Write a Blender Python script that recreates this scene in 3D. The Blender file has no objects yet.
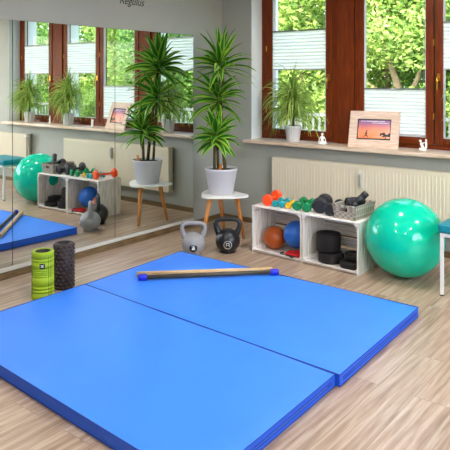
import bpy, bmesh, math, random
from mathutils import Vector, Matrix
PI = math.pi
scn = bpy.context.scene
col = scn.collection
# ------------------------------------------------------------------ camera, sky, exposure
cam_d = bpy.data.cameras.new('camera'); cam = bpy.data.objects.new('camera', cam_d); col.objects.link(cam)
cam.location = (4.435, -5.598, 1.6); cam.rotation_euler = (PI/2, 0, .6663)
cam_d.sensor_width = 36; cam_d.lens = 616.4/450*36; cam_d.shift_y = -(225-79.5)/450
cam_d.clip_start = .05; cam_d.clip_end = 300
scn.camera = cam
EXPOSURE = 0.5
SKY = 1.35; SUN = 2.3; LAMP = 110.0
w = bpy.data.worlds.new('sky'); scn.world = w; w.use_nodes = True
nt = w.node_tree; bg = nt.nodes['Background']
sk = nt.nodes.new('ShaderNodeTexSky'); sk.sky_type = 'NISHITA'; sk.sun_disc = False
sk.sun_elevation = math.radians(42); sk.sun_rotation = math.radians(160); sk.dust_density = 2.0; sk.ozone_density = 1.0
hs = nt.nodes.new('ShaderNodeHueSaturation'); hs.inputs['Saturation'].default_value = .7
nt.links.new(sk.outputs[0], hs.inputs['Color']); nt.links.new(hs.outputs[0], bg.inputs[0]); bg.inputs[1].default_value = SKY
sd = bpy.data.lights.new('sun', 'SUN'); sd.energy = SUN; sd.angle = .02; sd.color = (1, .96, .88)
so = bpy.data.objects.new('sun', sd); col.objects.link(so)
so.rotation_euler = Vector((-.35, .75, -.8)).to_track_quat('-Z', 'Y').to_euler()
scn.view_settings.view_transform = 'Standard'; scn.view_settings.look = 'None'
scn.view_settings.exposure = EXPOSURE; scn.view_settings.gamma = 1; scn.view_settings.use_curve_mapping = False

# ------------------------------------------------------------------ materials
def lin(c):
    return tuple(((v/255)/12.92 if v/255 <= .04045 else (((v/255)+.055)/1.055)**2.4) for v in c)
def mat(name, rgb, rough=.5, metal=0, coat=0, var=0, vscale=8, bump=0, bscale=60, spec=.5, sheen=0):
    m = bpy.data.materials.new(name); m.use_nodes = True; t = m.node_tree; b = t.nodes['Principled BSDF']
    c = lin(rgb); b.inputs['Base Color'].default_value = (*c, 1)
    b.inputs['Roughness'].default_value = rough; b.inputs['Metallic'].default_value = metal
    b.inputs['Coat Weight'].default_value = coat; b.inputs['Coat Roughness'].default_value = .08
    b.inputs['Specular IOR Level'].default_value = spec; b.inputs['Sheen Weight'].default_value = sheen
    tc = t.nodes.new('ShaderNodeTexCoord')
    if var:
        n = t.nodes.new('ShaderNodeTexNoise'); n.inputs['Scale'].default_value = vscale; n.inputs['Detail'].default_value = 5
        r = t.nodes.new('ShaderNodeValToRGB')
        r.color_ramp.elements[0].position = .3; r.color_ramp.elements[1].position = .7
        r.color_ramp.elements[0].color = (*[v*(1-var) for v in c], 1); r.color_ramp.elements[1].color = (*[min(1, v*(1+var)) for v in c], 1)
        t.links.new(tc.outputs['Object'], n.inputs[0]); t.links.new(n.outputs[0], r.inputs[0]); t.links.new(r.outputs[0], b.inputs['Base Color'])
    if bump:
        n = t.nodes.new('ShaderNodeTexNoise'); n.inputs['Scale'].default_value = bscale; n.inputs['Detail'].default_value = 3
        bp = t.nodes.new('ShaderNodeBump'); bp.inputs['Strength'].default_value = bump; bp.inputs['Distance'].default_value = .002
        t.links.new(tc.outputs['Object'], n.inputs[0]); t.links.new(n.outputs[0], bp.inputs['Height']); t.links.new(bp.outputs[0], b.inputs['Normal'])
    return m
def wood(name, c1, c2, axis=2, rough=.45, coat=0, spec=.5, stretch=14, fine=9, contrast=(.35, .65)):
    m = bpy.data.materials.new(name); m.use_nodes = True; t = m.node_tree; b = t.nodes['Principled BSDF']
    b.inputs['Roughness'].default_value = rough; b.inputs['Coat Weight'].default_value = coat; b.inputs['Specular IOR Level'].default_value = spec
    tc = t.nodes.new('ShaderNodeTexCoord'); mp = t.nodes.new('ShaderNodeMapping')
    s = [stretch]*3; s[axis] = 1.0; mp.inputs['Scale'].default_value = s
    n = t.nodes.new('ShaderNodeTexNoise'); n.inputs['Scale'].default_value = fine; n.inputs['Detail'].default_value = 6; n.inputs['Distortion'].default_value = .3
    r = t.nodes.new('ShaderNodeValToRGB'); r.color_ramp.elements[0].position, r.color_ramp.elements[1].position = contrast
    r.color_ramp.elements[0].color = (*lin(c1), 1); r.color_ramp.elements[1].color = (*lin(c2), 1)
    t.links.new(tc.outputs['Object'], mp.inputs[0]); t.links.new(mp.outputs[0], n.inputs[0]); t.links.new(n.outputs[0], r.inputs[0])
    t.links.new(r.outputs[0], b.inputs['Base Color'])
    bp = t.nodes.new('ShaderNodeBump'); bp.inputs['Strength'].default_value = .15; bp.inputs['Distance'].default_value = .001
    t.links.new(n.outputs[0], bp.inputs['Height']); t.links.new(bp.outputs[0], b.inputs['Normal'])
    return m
def floor_mat():
    m = bpy.data.materials.new('laminate_floor'); m.use_nodes = True; t = m.node_tree; b = t.nodes['Principled BSDF']; L = t.links.new
    tc = t.nodes.new('ShaderNodeTexCoord')
    mp = t.nodes.new('ShaderNodeMapping'); mp.inputs['Rotation'].default_value = (0, 0, PI/2); L(tc.outputs['Object'], mp.inputs[0])
    br = t.nodes.new('ShaderNodeTexBrick'); br.offset = .37; br.inputs['Scale'].default_value = 1
    br.inputs['Brick Width'].default_value = 1.28; br.inputs['Row Height'].default_value = .192
    br.inputs['Mortar Size'].default_value = .0012; br.inputs['Mortar Smooth'].default_value = .1
    br.inputs['Color1'].default_value = (0, 0, 0, 1); br.inputs['Color2'].default_value = (1, 1, 1, 1); br.inputs['Mortar'].default_value = (.5, .5, .5, 1)
    L(mp.outputs[0], br.inputs[0])
    ms = t.nodes.new('ShaderNodeMapping'); ms.inputs['Scale'].default_value = (22, 1.2, 1)
    off = t.nodes.new('ShaderNodeVectorMath'); off.operation = 'ADD'
    L(tc.outputs['Object'], off.inputs[0])
    sc = t.nodes.new('ShaderNodeVectorMath'); sc.operation = 'SCALE'; sc.inputs[3].default_value = 7.3
    L(br.outputs['Color'], sc.inputs[0]); L(sc.outputs[0], off.inputs[1]); L(off.outputs[0], ms.inputs[0])
    n = t.nodes.new('ShaderNodeTexNoise'); n.inputs['Scale'].default_value = 1.6; n.inputs['Detail'].default_value = 7; n.inputs['Roughness'].default_value = .62; n.inputs['Distortion'].default_value = .15
    L(ms.outputs[0], n.inputs[0])
    r = t.nodes.new('ShaderNodeValToRGB'); e = r.color_ramp.elements
    e[0].position = .26; e[0].color = (*lin((128, 100, 76)), 1)
    e[1].position = .76; e[1].color = (*lin((214, 198, 180)), 1)
    x = e.new(.48); x.color = (*lin((176, 150, 126)), 1)
    L(n.outputs[0], r.inputs[0])
    mx = t.nodes.new('ShaderNodeMix'); mx.data_type = 'RGBA'; mx.blend_type = 'MULTIPLY'; mx.inputs[0].default_value = .35
    rr = t.nodes.new('ShaderNodeValToRGB'); rr.color_ramp.elements[0].color = (*lin((205, 196, 190)), 1); rr.color_ramp.elements[1].color = (*lin((255, 250, 244)), 1)
    L(br.outputs['Color'], rr.inputs[0]); L(r.outputs[0], mx.inputs[6]); L(rr.outputs[0], mx.inputs[7])
    m2 = t.nodes.new('ShaderNodeMix'); m2.data_type = 'RGBA'; m2.inputs[7].default_value = (*lin((128, 106, 88)), 1)
    L(br.outputs['Fac'], m2.inputs[0]); L(mx.outputs[2], m2.inputs[6]); L(m2.outputs[2], b.inputs['Base Color'])
    b.inputs['Roughness'].default_value = .33; b.inputs['Specular IOR Level'].default_value = .6
    bp = t.nodes.new('ShaderNodeBump'); bp.inputs['Strength'].default_value = .12; bp.inputs['Distance'].default_value = .001
    L(n.outputs[0], bp.inputs['Height']); L(bp.outputs[0], b.inputs['Normal'])
    return m
def glass_mat(name, tint=(1, 1, 1), f=1.45):
    m = bpy.data.materials.new(name); m.use_nodes = True; t = m.node_tree; t.nodes.clear(); L = t.links.new
    o = t.nodes.new('ShaderNodeOutputMaterial'); mx = t.nodes.new('ShaderNodeMixShader'); a = t.nodes.new('ShaderNodeBsdfTransparent')
    g = t.nodes.new('ShaderNodeBsdfGlossy'); g.inputs['Roughness'].default_value = .01; fr = t.nodes.new('ShaderNodeFresnel'); fr.inputs[0].default_value = f
    a.inputs[0].default_value = (*tint, 1)
    ge = t.nodes.new('ShaderNodeNewGeometry'); mu = t.nodes.new('ShaderNodeMath'); mu.operation = 'SUBTRACT'; mu.use_clamp = True; fr.inputs[0].default_value = 1.22
    L(fr.outputs[0], mu.inputs[0]); L(ge.outputs['Backfacing'], mu.inputs[1])
    L(mu.outputs[0], mx.inputs[0]); L(a.outputs[0], mx.inputs[1]); L(g.outputs[0], mx.inputs[2]); L(mx.outputs[0], o.inputs[0])
    return m
def leaf_mat(name, dark, light, rand=.5, stripe=False, trans=.35, rough=.5):
    m = bpy.data.materials.new(name); m.use_nodes = True; t = m.node_tree; t.nodes.clear(); L = t.links.new
    o = t.nodes.new('ShaderNodeOutputMaterial'); p = t.nodes.new('ShaderNodeBsdfPrincipled'); tr = t.nodes.new('ShaderNodeBsdfTranslucent')
    mx = t.nodes.new('ShaderNodeMixShader'); mx.inputs[0].default_value = trans
    r = t.nodes.new('ShaderNodeValToRGB'); r.color_ramp.elements[0].color = (*lin(dark), 1); r.color_ramp.elements[1].color = (*lin(light), 1)
    if stripe:
        uv = t.nodes.new('ShaderNodeUVMap'); sx = t.nodes.new('ShaderNodeSeparateXYZ'); L(uv.outputs[0], sx.inputs[0])
        a = t.nodes.new('ShaderNodeMath'); a.operation = 'SUBTRACT'; a.inputs[1].default_value = .5; L(sx.outputs[0], a.inputs[0])
        b = t.nodes.new('ShaderNodeMath'); b.operation = 'ABSOLUTE'; L(a.outputs[0], b.inputs[0])
        g = t.nodes.new('ShaderNodeNewGeometry'); c = t.nodes.new('ShaderNodeMath'); c.operation = 'MULTIPLY_ADD'; c.inputs[1].default_value = .16
        L(g.outputs['Random Per Island'], c.inputs[0]); L(b.outputs[0], c.inputs[2])
        r.color_ramp.elements[0].position = .26; r.color_ramp.elements[1].position = .50
        L(c.outputs[0], r.inputs[0])
    else:
        g = t.nodes.new('ShaderNodeNewGeometry'); L(g.outputs['Random Per Island'], r.inputs[0])
    L(r.outputs[0], p.inputs['Base Color']); L(r.outputs[0], tr.inputs[0]); p.inputs['Roughness'].default_value = rough
    L(p.outputs[0], mx.inputs[1]); L(tr.outputs[0], mx.inputs[2]); L(mx.outputs[0], o.inputs[0])
    return m
def pleat_mat():
    m = bpy.data.materials.new('pleated_fabric'); m.use_nodes = True; t = m.node_tree; t.nodes.clear(); L = t.links.new
    o = t.nodes.new('ShaderNodeOutputMaterial'); d = t.nodes.new('ShaderNodeBsdfDiffuse'); tr = t.nodes.new('ShaderNodeBsdfTranslucent')
    d.inputs[0].default_value = (.95, .92, .88, 1); tr.inputs[0].default_value = (1, .965, .92, 1)
    mx = t.nodes.new('ShaderNodeMixShader'); mx.inputs[0].default_value = .72
    L(d.outputs[0], mx.inputs[1]); L(tr.outputs[0], mx.inputs[2]); L(mx.outputs[0], o.inputs[0]); return m
def emit_mat(name, c, s):
    m = bpy.data.materials.new(name); m.use_nodes = True; b = m.node_tree.nodes['Principled BSDF']
    b.inputs['Base Color'].default_value = (*c, 1); b.inputs['Emission Color'].default_value = (*c, 1); b.inputs['Emission Strength'].default_value = s
    return m
M = dict(
    floor=floor_mat(),
    wall=mat('wall_paint', (168, 170, 163), .85, var=.03, vscale=2, bump=.2, bscale=180),
    ceil=mat('ceiling_paint', (240, 238, 232), .9),
    reveal=mat('white_plaster', (226, 230, 230), .85, bump=.2, bscale=150),
    base=wood('baseboard_wood', (92, 72, 48), (128, 104, 70), axis=1, stretch=10),
    mahog=wood('mahogany_frame', (96, 36, 2), (124, 50, 4), axis=2, rough=.5, spec=.25, stretch=12, fine=5),
    mahogh=wood('mahogany_rail', (96, 36, 2), (124, 50, 4), axis=0, rough=.5, spec=.25, stretch=12, fine=5),
    gap=mat('dark_rubber_and_shade', (26, 16, 12), .7),
    bead=mat('glazing_bead', (196, 198, 196), .5),
    brass=mat('brass', (205, 155, 60), .3, metal=.9),
    sill=wood('sill_front', (200, 170, 142), (226, 206, 186), axis=0, rough=.35, stretch=10, fine=4),
    glass=glass_mat('window_glass'),
    mirror=mat('mirror_glass', (236, 242, 238), .0, metal=1),
    mirredge=mat('mirror_edge', (40, 52, 50), .3),
    rail=mat('mirror_rail_grey', (198, 196, 188), .35),
    rad=mat('radiator_enamel', (218, 207, 184), .4, coat=.2),
    radgrey=mat('meter_grey', (150, 150, 140), .5),
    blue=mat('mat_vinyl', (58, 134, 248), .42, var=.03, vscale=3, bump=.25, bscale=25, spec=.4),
    blue_shade=mat('mat_side_shade', (24, 92, 215), .5, bump=.2, bscale=40),  # darker copy of the top vinyl, side shade put into the colour
    seam=mat('mat_seam', (14, 52, 150), .6),
    zip=mat('mat_zip', (70, 125, 225), .5),
    tan=wood('stick_wood', (190, 150, 100), (226, 196, 150), axis=0, stretch=20, rough=.5),
    darkstick=wood('stick_dark', (52, 50, 40), (84, 72, 52), axis=0, stretch=20, rough=.5),
    cap=mat('cap_blue', (18, 30, 190), .35),
    ball=mat('exercise_ball', (0, 196, 158), .13, coat=.1, spec=.4),
    crate=None,
    grey=mat('kettle_grey', (150, 148, 148), .45, var=.06, vscale=25, bump=.2, bscale=90),
    black=mat('kettle_black', (24, 25, 28), .36, coat=.15, bump=.2, bscale=70),
    rubber=mat('black_neoprene', (34, 33, 37), .5, bump=.2, bscale=120),
    matte=mat('black_foam', (22, 18, 18), .75, bump=.3, bscale=120),
    bland=mat('black_print', (12, 12, 14), .4), white=mat('white_print', (238, 238, 236), .45),
    lime=mat('foam_lime', (158, 186, 22), .6, bump=.2, bscale=90),
    lime_shade=mat('foam_lime_groove_shade', (70, 92, 14), .7),
    brown=mat('foam_brown', (54, 40, 39), .6, bump=.2, bscale=90),
    core=mat('roller_core', (22, 20, 20), .55),
    orange=mat('vinyl_orange', (250, 78, 20), .32), teal=mat('vinyl_teal', (10, 150, 155), .32),
    yellow=mat('vinyl_yellow', (245, 190, 15), .32), green=mat('vinyl_green', (6, 128, 72), .3),
    oball=mat('ball_brown', (172, 76, 16), .4, bump=.2, bscale=60), bball=mat('ball_blue', (34, 108, 206), .35, bump=.2, bscale=60),
    red=mat('band_red', (214, 22, 26), .5),
    ttop=mat('table_white', (238, 236, 230), .35), leg=wood('beech_leg', (196, 120, 52), (224, 152, 80), axis=2, rough=.4),
    pot=mat('pot_plastic', (205, 203, 208), .45), potw=mat('pot_ceramic', (226, 226, 232), .3),
    soil=mat('soil', (48, 34, 24), .95, var=.4, vscale=60, bump=1, bscale=80),
    cane=mat('cane_bark', (96, 84, 52), .8, var=.3, vscale=40, bump=.6, bscale=60), tag=mat('tag_orange', (220, 130, 30), .5),
    drac=leaf_mat('dracaena_leaf', (38, 116, 30), (168, 210, 70), stripe=True, trans=.3, rough=.35),
    grassl=leaf_mat('spider_leaf', (92, 146, 44), (206, 224, 120), trans=.4),
    steel=mat('bench_white', (232, 232, 230), .35), cushion=mat('cushion_teal', (0, 128, 140), .45, bump=.2, bscale=60),
    frame=wood('frame_wood', (204, 172, 150), (226, 202, 182), axis=0, stretch=14, rough=.6),
    figure=mat('figurine_white', (240, 238, 232), .4),
    pleat=pleat_mat(), alu=mat('rail_grey', (120, 122, 124), .35, metal=.6), rlight=mat('rail_light', (190, 188, 184), .4),
    grass=mat('lawn', (84, 128, 40), .9, var=.4, vscale=3, bump=1, bscale=30),
    outleaf=leaf_mat('hedge_leaf', (62, 108, 36), (150, 186, 78), trans=.4),
    outleaf2=leaf_mat('tree_leaf', (74, 118, 40), (184, 206, 104), trans=.4),
    outleaf3=leaf_mat('deep_leaf', (40, 84, 32), (112, 156, 62), trans=.35),
    bark=mat('bark', (128, 112, 84), .9, var=.3, vscale=12, bump=1, bscale=30),
    fence=mat('fence_paint', (112, 116, 110), .6), lampw=mat('lamp_ring', (236, 236, 234), .4),
    lamp=emit_mat('lamp_glow', (1, .975, .94), LAMP),
)
M['crate'] = wood('whitewashed_pine', (196, 182, 172), (240, 234, 228), axis=0, rough=.7, stretch=16, fine=6, contrast=(.3, .55))
M['cratev'] = wood('whitewashed_pine_upright', (190, 176, 160), (238, 232, 222), axis=2, rough=.7, stretch=16, fine=6, contrast=(.3, .55))

# ------------------------------------------------------------------ mesh helpers
class MB:
    def __init__(s): s.v = []; s.f = []; s.sm = []; s.mi = []; s.uv = {}
    def add(s, vs, fs, smooth=False, mi=0):
        o = len(s.v); s.v += [tuple(v) for v in vs]
        for f in fs: s.f.append(tuple(i+o for i in f)); s.sm.append(smooth); s.mi.append(mi)
    def box(s, x0, x1, y0, y1, z0, z1, rot=None, mi=0):
        c = Vector(((x0+x1)/2, (y0+y1)/2, (z0+z1)/2)); vs = []
        for x, y, z in ((x0,y0,z0),(x1,y0,z0),(x1,y1,z0),(x0,y1,z0),(x0,y0,z1),(x1,y0,z1),(x1,y1,z1),(x0,y1,z1)):
            p = Vector((x, y, z))
            if rot: p = rot @ (p-c) + c
            vs.append(p)
        s.add(vs, ((0,3,2,1),(4,5,6,7),(0,1,5,4),(1,2,6,5),(2,3,7,6),(3,0,4,7)), mi=mi)
    def tube(s, pts, rad, n=12, cap=True, closed=False, mi=0):
        pts = [Vector(p) for p in pts]; m = len(pts)
        if not isinstance(rad, (list, tuple)): rad = [rad]*m
        vs = []; up = None
        for i, p in enumerate(pts):
            a = pts[(i-1) % m] if (closed or i) else p; b = pts[(i+1) % m] if (closed or i < m-1) else p
            t = (b-a).normalized()
            if up is None: up = Vector((0, 0, 1)) if abs(t.z) < .9 else Vector((1, 0, 0))
            u = (up-t*up.dot(t)).normalized(); w_ = t.cross(u); up = u
            for k in range(n):
                a_ = 2*PI*k/n; vs.append(p+(u*math.cos(a_)+w_*math.sin(a_))*rad[i])
        fs = []
        for i in range(m if closed else m-1):
            for k in range(n):
                j = (i+1) % m; fs.append((i*n+k, i*n+(k+1) % n, j*n+(k+1) % n, j*n+k))
        s.add(vs, fs, True, mi)
        if cap and not closed:
            s.add(vs[:n], (tuple(range(n))[::-1],), mi=mi); s.add(vs[-n:], (tuple(range(n)),), mi=mi)
    def lathe(s, prof, n=40, c=(0, 0, 0), smooth=True, mi=0, axis='z'):
        vs = []
        for r, z in prof:
            for k in range(n):
                a = 2*PI*k/n; p = (r*math.cos(a), r*math.sin(a), z)
                if axis == 'y': p = (p[0], p[2], p[1])
                if axis == 'x': p = (p[2], p[0], p[1])
                vs.append((c[0]+p[0], c[1]+p[1], c[2]+p[2]))
        fs = []
        for i in range(len(prof)-1):
            for k in range(n):
                fs.append((i*n+k, i*n+(k+1) % n, (i+1)*n+(k+1) % n, (i+1)*n+k))
        s.add(vs, fs, smooth, mi)
    def sphere(s, c, r, n=24, sq=(1, 1, 1), mi=0):
        h = n//2; prof = [(max(r*math.sin(PI*i/h), 1e-5), -r*math.cos(PI*i/h)) for i in range(h+1)]
        o = len(s.v); s.lathe(prof, n, mi=mi)
        for i in range(o, len(s.v)):
            v = s.v[i]; s.v[i] = (c[0]+v[0]*sq[0], c[1]+v[1]*sq[1], c[2]+v[2]*sq[2])
    def prism(s, poly, z0, z1, mi=0):
        n = len(poly); vs = [(x, y, z0) for x, y in poly]+[(x, y, z1) for x, y in poly]
        s.add(vs, [tuple(range(n))[::-1], tuple(range(n, 2*n))]+[(i, (i+1) % n, n+(i+1) % n, n+i) for i in range(n)], mi=mi)
    def xform(s, mtx, start=0):
        for i in range(start, len(s.v)): s.v[i] = tuple(mtx @ Vector(s.v[i]))
    def build(s, name, m, parent=None, bevel=0, loc=None, seg=2):
        me = bpy.data.meshes.new(name); me.from_pydata(s.v, [], s.f)
        ms = m if isinstance(m, (list, tuple)) else [m]
        for q in ms: me.materials.append(M[q] if isinstance(q, str) else q)
        for p, sm_, mi in zip(me.polygons, s.sm, s.mi): p.use_smooth = sm_; p.material_index = mi
        if s.uv:
            ul = me.uv_layers.new(name='UVMap')
            for p in me.polygons:
                for li in p.loop_indices: ul.data[li].uv = s.uv.get(me.loops[li].vertex_index, (0, 0))
        bm = bmesh.new(); bm.from_mesh(me)
        bmesh.ops.remove_doubles(bm, verts=bm.verts, dist=1e-5) if not s.uv else None
        if not s.uv and not getattr(s, 'noflip', False): bmesh.ops.recalc_face_normals(bm, faces=bm.faces)
        bm.to_mesh(me); bm.free()
        o = bpy.data.objects.new(name, me); col.objects.link(o)
        if parent: o.parent = parent
        if loc: o.location = loc
        if bevel:
            b = o.modifiers.new('bevel', 'BEVEL'); b.width = bevel; b.segments = seg; b.limit_method = 'ANGLE'; b.angle_limit = .6; b.harden_normals = False
            for p in me.polygons: p.use_smooth = True
            ns = o.modifiers.new('wn', 'WEIGHTED_NORMAL')
        return o
def thing(name, label, cat, loc=(0, 0, 0), rz=0, group=None):
    o = bpy.data.objects.new(name, None); col.objects.link(o); o.location = loc; o.rotation_euler = (0, 0, rz); o.empty_display_size = .05
    return tag(o, label, cat, group)
def tag(o, label, cat, group=None, kind=None):
    o['label'] = label; o['category'] = cat
    if group: o['group'] = group
    if kind: o['kind'] = kind
    return o
def struct(o, label=None):
    o['kind'] = 'structure'
    if label: o['label'] = label
    return o
def copy_tree(o, parent=None):
    c = o.copy(); col.objects.link(c)
    if parent: c.parent = parent
    for ch in [x for x in bpy.data.objects if x.parent == o]: copy_tree(ch, c)
    return c
def B(*a, **k):
    m = MB(); m.box(*a, **k); return m

# ------------------------------------------------------------------ room shell
RX, RY, RZ = 6.6, -7.6, 2.95
struct(B(-.2, RX+.2, RY-.2, .2, -.15, 0).build('floor', 'floor'))
struct(B(-.2, RX+.2, RY-.2, .5, RZ, RZ+.25).build('ceiling', 'ceil'))
struct(B(-.2, -.012, RY, .0, 0, RZ).build('wall_left', 'wall'))
WX0, WX1, WZ0, WZ1 = .408, 4.36, .935, 2.70
m = MB()
m.box(-.2, RX+.2, 0, .5, -.5, WZ0-.04); m.box(-.2, WX0, 0, .5, WZ0-.04, RZ); m.box(WX1, RX+.2, 0, .5, WZ0-.04, RZ)
m.box(WX0, WX1, 0, .5, WZ1, RZ)
struct(m.build('wall_back', 'wall'))
m = MB()
for a, b in ((1.36, 1.56), (3.24, 3.46)): m.box(a, b, .275, .5, WZ0-.04, WZ1)
m.box(WX0, WX1, .29, .56, WZ0-.06, WZ0-.01)
for a, b in ((WX0-.05, WX0+.03), (WX1-.03, WX1+.05)): m.box(a, b, .285, .5, WZ0, WZ1)
struct(m.build('wall_back_outer_pier', 'reveal'))
m = MB()
m.box(WX0-.004, WX0+.004, 0.001, .2, WZ0, WZ1); m.box(WX1-.004, WX1+.004, 0.001, .2, WZ0, WZ1)
struct(m.build('trim_1', 'reveal'))
struct(B(-.2, RX+.2, RY-.2, RY, 0, RZ).build('wall_front', 'wall'))
m = MB()    # right wall with a wide unseen opening, added for daylight on the floor
m.box(RX, RX+.2, RY, 0, 0, .9); m.box(RX, RX+.2, RY, 0, 2.6, RZ); m.box(RX, RX+.2, RY, -5.2, .9, 2.6); m.box(RX, RX+.2, -1.0, 0, .9, 2.6)
struct(m.build('wall_right', 'wall'))
w5 = MB()
for a, b in ((-5.2, -5.12), (-3.14, -3.06), (-1.08, -1.0)): w5.box(RX+.06, RX+.14, a, b, .9, 2.6)
for a, b in ((.9, .98), (2.52, 2.6)): w5.box(RX+.06, RX+.14, -5.2, -1, a, b)
w5o = struct(w5.build('window_5', 'mahog'))  # unseen window, added so that daylight whitens the right-hand floor
B(RX+.095, RX+.105, -5.15, -1.05, .95, 2.55).build('pane', 'glass', w5o)
# baseboards
struct(B(-.012, .006, RY, -.0, 0, .055).build('baseboard_left', 'base'))
m = MB(); m.box(.006, RX, -.018, 0, 0, .055); struct(m.build('baseboard_back', 'base'))
# sill
m = MB(); m.box(.375, 4.40, -.12, .2, .9, .935)
sill = struct(m.build('trim_2', 'sill', bevel=.006)); sill['label'] = 'pale stone and wood window sill'

# ------------------------------------------------------------------ windows
def window(n, x0, x1, sashes):
    f = MB(); z0, z1 = .935, 2.69; Y0 = .205
    fa = max(.05, sashes[0][0]-x0-.001); fb = max(.05, x1-sashes[-1][1]-.001); f.box(x0, x0+fa, Y0, .28, z0, z1); f.box(x1-fb, x1, Y0, .28, z0, z1)
    root = struct(f.build('window_%d' % n, 'mahog', bevel=.004))
    r = MB(); r.box(x0+.05, x1-.05, Y0+.004, .28, z0, z0+.04); r.box(x0+.05, x1-.05, Y0+.004, .28, z1-.04, z1); r.build('frame_rail', 'mahogh', root, bevel=.003)
    for (a, b, hs) in sashes:      # sash outer edges, handle side (-1, 0, 1)
        g = MB(); g.box(a-.008, b+.008, Y0+.03, .27, z0+.035, z1-.03); 
        s = MB(); sw = .075
        s.box(a, a+sw, Y0-.012, .262, z0+.045, z1-.045); s.box(b-sw, b, Y0-.012, .262, z0+.045, z1-.045)
        so_ = s.build('sash', 'mahog', root, bevel=.005)
        q = MB(); q.box(a+sw, b-sw, Y0-.010, .262, z0+.045, z0+.11); q.box(a+sw, b-sw, Y0-.010, .262, z1-.12, z1-.045)
        q.build('sash_rail', 'mahogh', so_, bevel=.004)
        d = MB(); zz0, zz1 = z0+.11, z1-.12; e = .009
        d.box(a+sw, a+sw+e, .2, .235, zz0, zz1); d.box(b-sw-e, b-sw, .2, .235, zz0, zz1); d.box(a+sw, b-sw, .2, .235, zz0, zz0+e); d.box(a+sw, b-sw, .2, .235, zz1-e, zz1)
        d.build('glazing_bead', 'bead', so_)
        B(a+sw+.002, b-sw-.002, .228, .234, zz0+.002, zz1-.002).build('pane', 'glass', so_)
        if hs:
            hx = b-.036 if hs > 0 else a+.036
            h = MB(); h.box(hx-.013, hx+.013, Y0-.022, Y0-.012, 1.585, 1.655)
            h.tube([(hx, Y0-.015, 1.62), (hx, Y0-.055, 1.62), (hx, Y0-.06, 1.60), (hx, Y0-.058, 1.50)], [.008, .008, .009, .007], 10)
            h.build('handle', 'brass', so_, bevel=0)
        k = MB()
        for zc in (1.25, 1.95):
            hx = a-.003 if hs > 0 else b+.003
            k.lathe([(.0001, -.03), (.007, -.03), (.007, .03), (.0001, .03)], 10, (hx, Y0-.012, zc))
        k.build('hinge', 'brass', so_)
    return root
window(1, .409, 1.365, [(.484, 1.314, 1)])
window(2, 1.57, 3.235, [(1.60, 2.385, 0), (2.40, 3.2, -1)])
window(3, 3.46, 4.355, [(3.50, 4.29, -1)])
for i, (a, b) in enumerate(((1.365, 1.57), (3.235, 3.46))):
    m = MB(); m.box(a+.006, b-.006, .185, .28, .935, 2.69)
    o = struct(m.build('trim_%d' % (3+i), 'mahog', bevel=.004))
    B(a-.002, b+.002, .215, .275, .935, 2.69).build('shadow_gap', 'gap', o)  # dark strip stands in for the shade inside the joint

def blind(xa, xb, zt, zb, label, cords=True):
    zt0, zb0 = zt, zb
    t = thing('pleated_blind', label, 'blind', ((xa+xb)/2, .196, zb), 0, 'pleated window blinds')
    hw = (xb-xa)/2; H = zt-zb
    p = MB(); n = max(6, int((H-.03)/.034))
    for k in range(2*n+1):
        z = .014+(H-.028)*k/(2*n); y = -.007 if k % 2 else .006
        p.v += [(-hw+.004, y, z), (hw-.004, y, z)]
        if k: o = 2*k; p.f.append((o-2, o-1, o+1, o)); p.sm.append(False); p.mi.append(0)
    p.noflip = True
    p.build('pleats', 'pleat', t)
    a = MB(); a.box(-hw, hw, -.012, .012, H-.014, H); a.build('top_rail', 'alu', t, bevel=.002)
    b_ = MB(); b_.box(-hw, hw, -.012, .012, 0, .014); b_.build('bottom_rail', 'rlight', t, bevel=.002)
    g = MB(); g.tube([(0, -.013, H-.008), (0, -.022, H-.01), (0, -.022, H-.02)], .006, 8); g.tube([(-.02, -.016, H-.006), (.02, -.016, H-.006)], .004, 8); g.build('grip', 'bead', t)
    if cords:
        for x in (-hw+.02, hw-.02):
            for za, zc in ((H, 2.56-zb), (0, 1.05-zb)):
                c = MB(); c.tube([(x, .0, za), (x, .004, zc)], .0012, 5); c.build('cord', 'bead', t)
blind(.562, 1.236, 2.143, 1.705, 'white pleated blind hanging halfway up the narrow window over the grassy plant')
blind(1.678, 2.307, 1.515, 1.06, 'white pleated blind lowered behind the picture frame', True)
blind(2.478, 3.122, 2.143, 1.690, 'white pleated blind at the right edge, beside the brass-handled sash')
blind(3.578, 4.212, 2.143, 1.690, 'white pleated blind seen leftmost in the mirror, over the plant nearest the sill end')

# ------------------------------------------------------------------ ceiling lamps
def lamp():
    t = thing('ceiling_lamp', '', 'lamp')
    a = MB(); a.lathe([(.001, 0), (.17, 0), (.17, -.04), (.15, -.045), (.15, -.03), (.001, -.03)], 40); a.build('housing', 'lampw', t)
    b = MB(); b.lathe([(.001, -.034), (.145, -.034), (.145, -.040), (.001, -.046)], 40); b.build('diffuser', 'lamp', t)
    return t
l0 = lamp(); first = True
for (x, y, lb) in ((2.28, -1.33, 'left of the pair nearest the windows'), (4.46, -1.33, 'right of the pair nearest the windows'), (2.0, -3.3, 'left of the middle pair'), (4.7, -3.36, 'right of the middle pair'), (2.0, -5.9, 'left of the pair at the back of the room'), (4.7, -5.9, 'right of the pair at the back of the room')):
    o = l0 if first else copy_tree(l0); first = False
    o.location = (x, y, RZ); o['label'] = 'round white ceiling lamp, ' + lb; o['group'] = 'round ceiling lamps'

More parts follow.
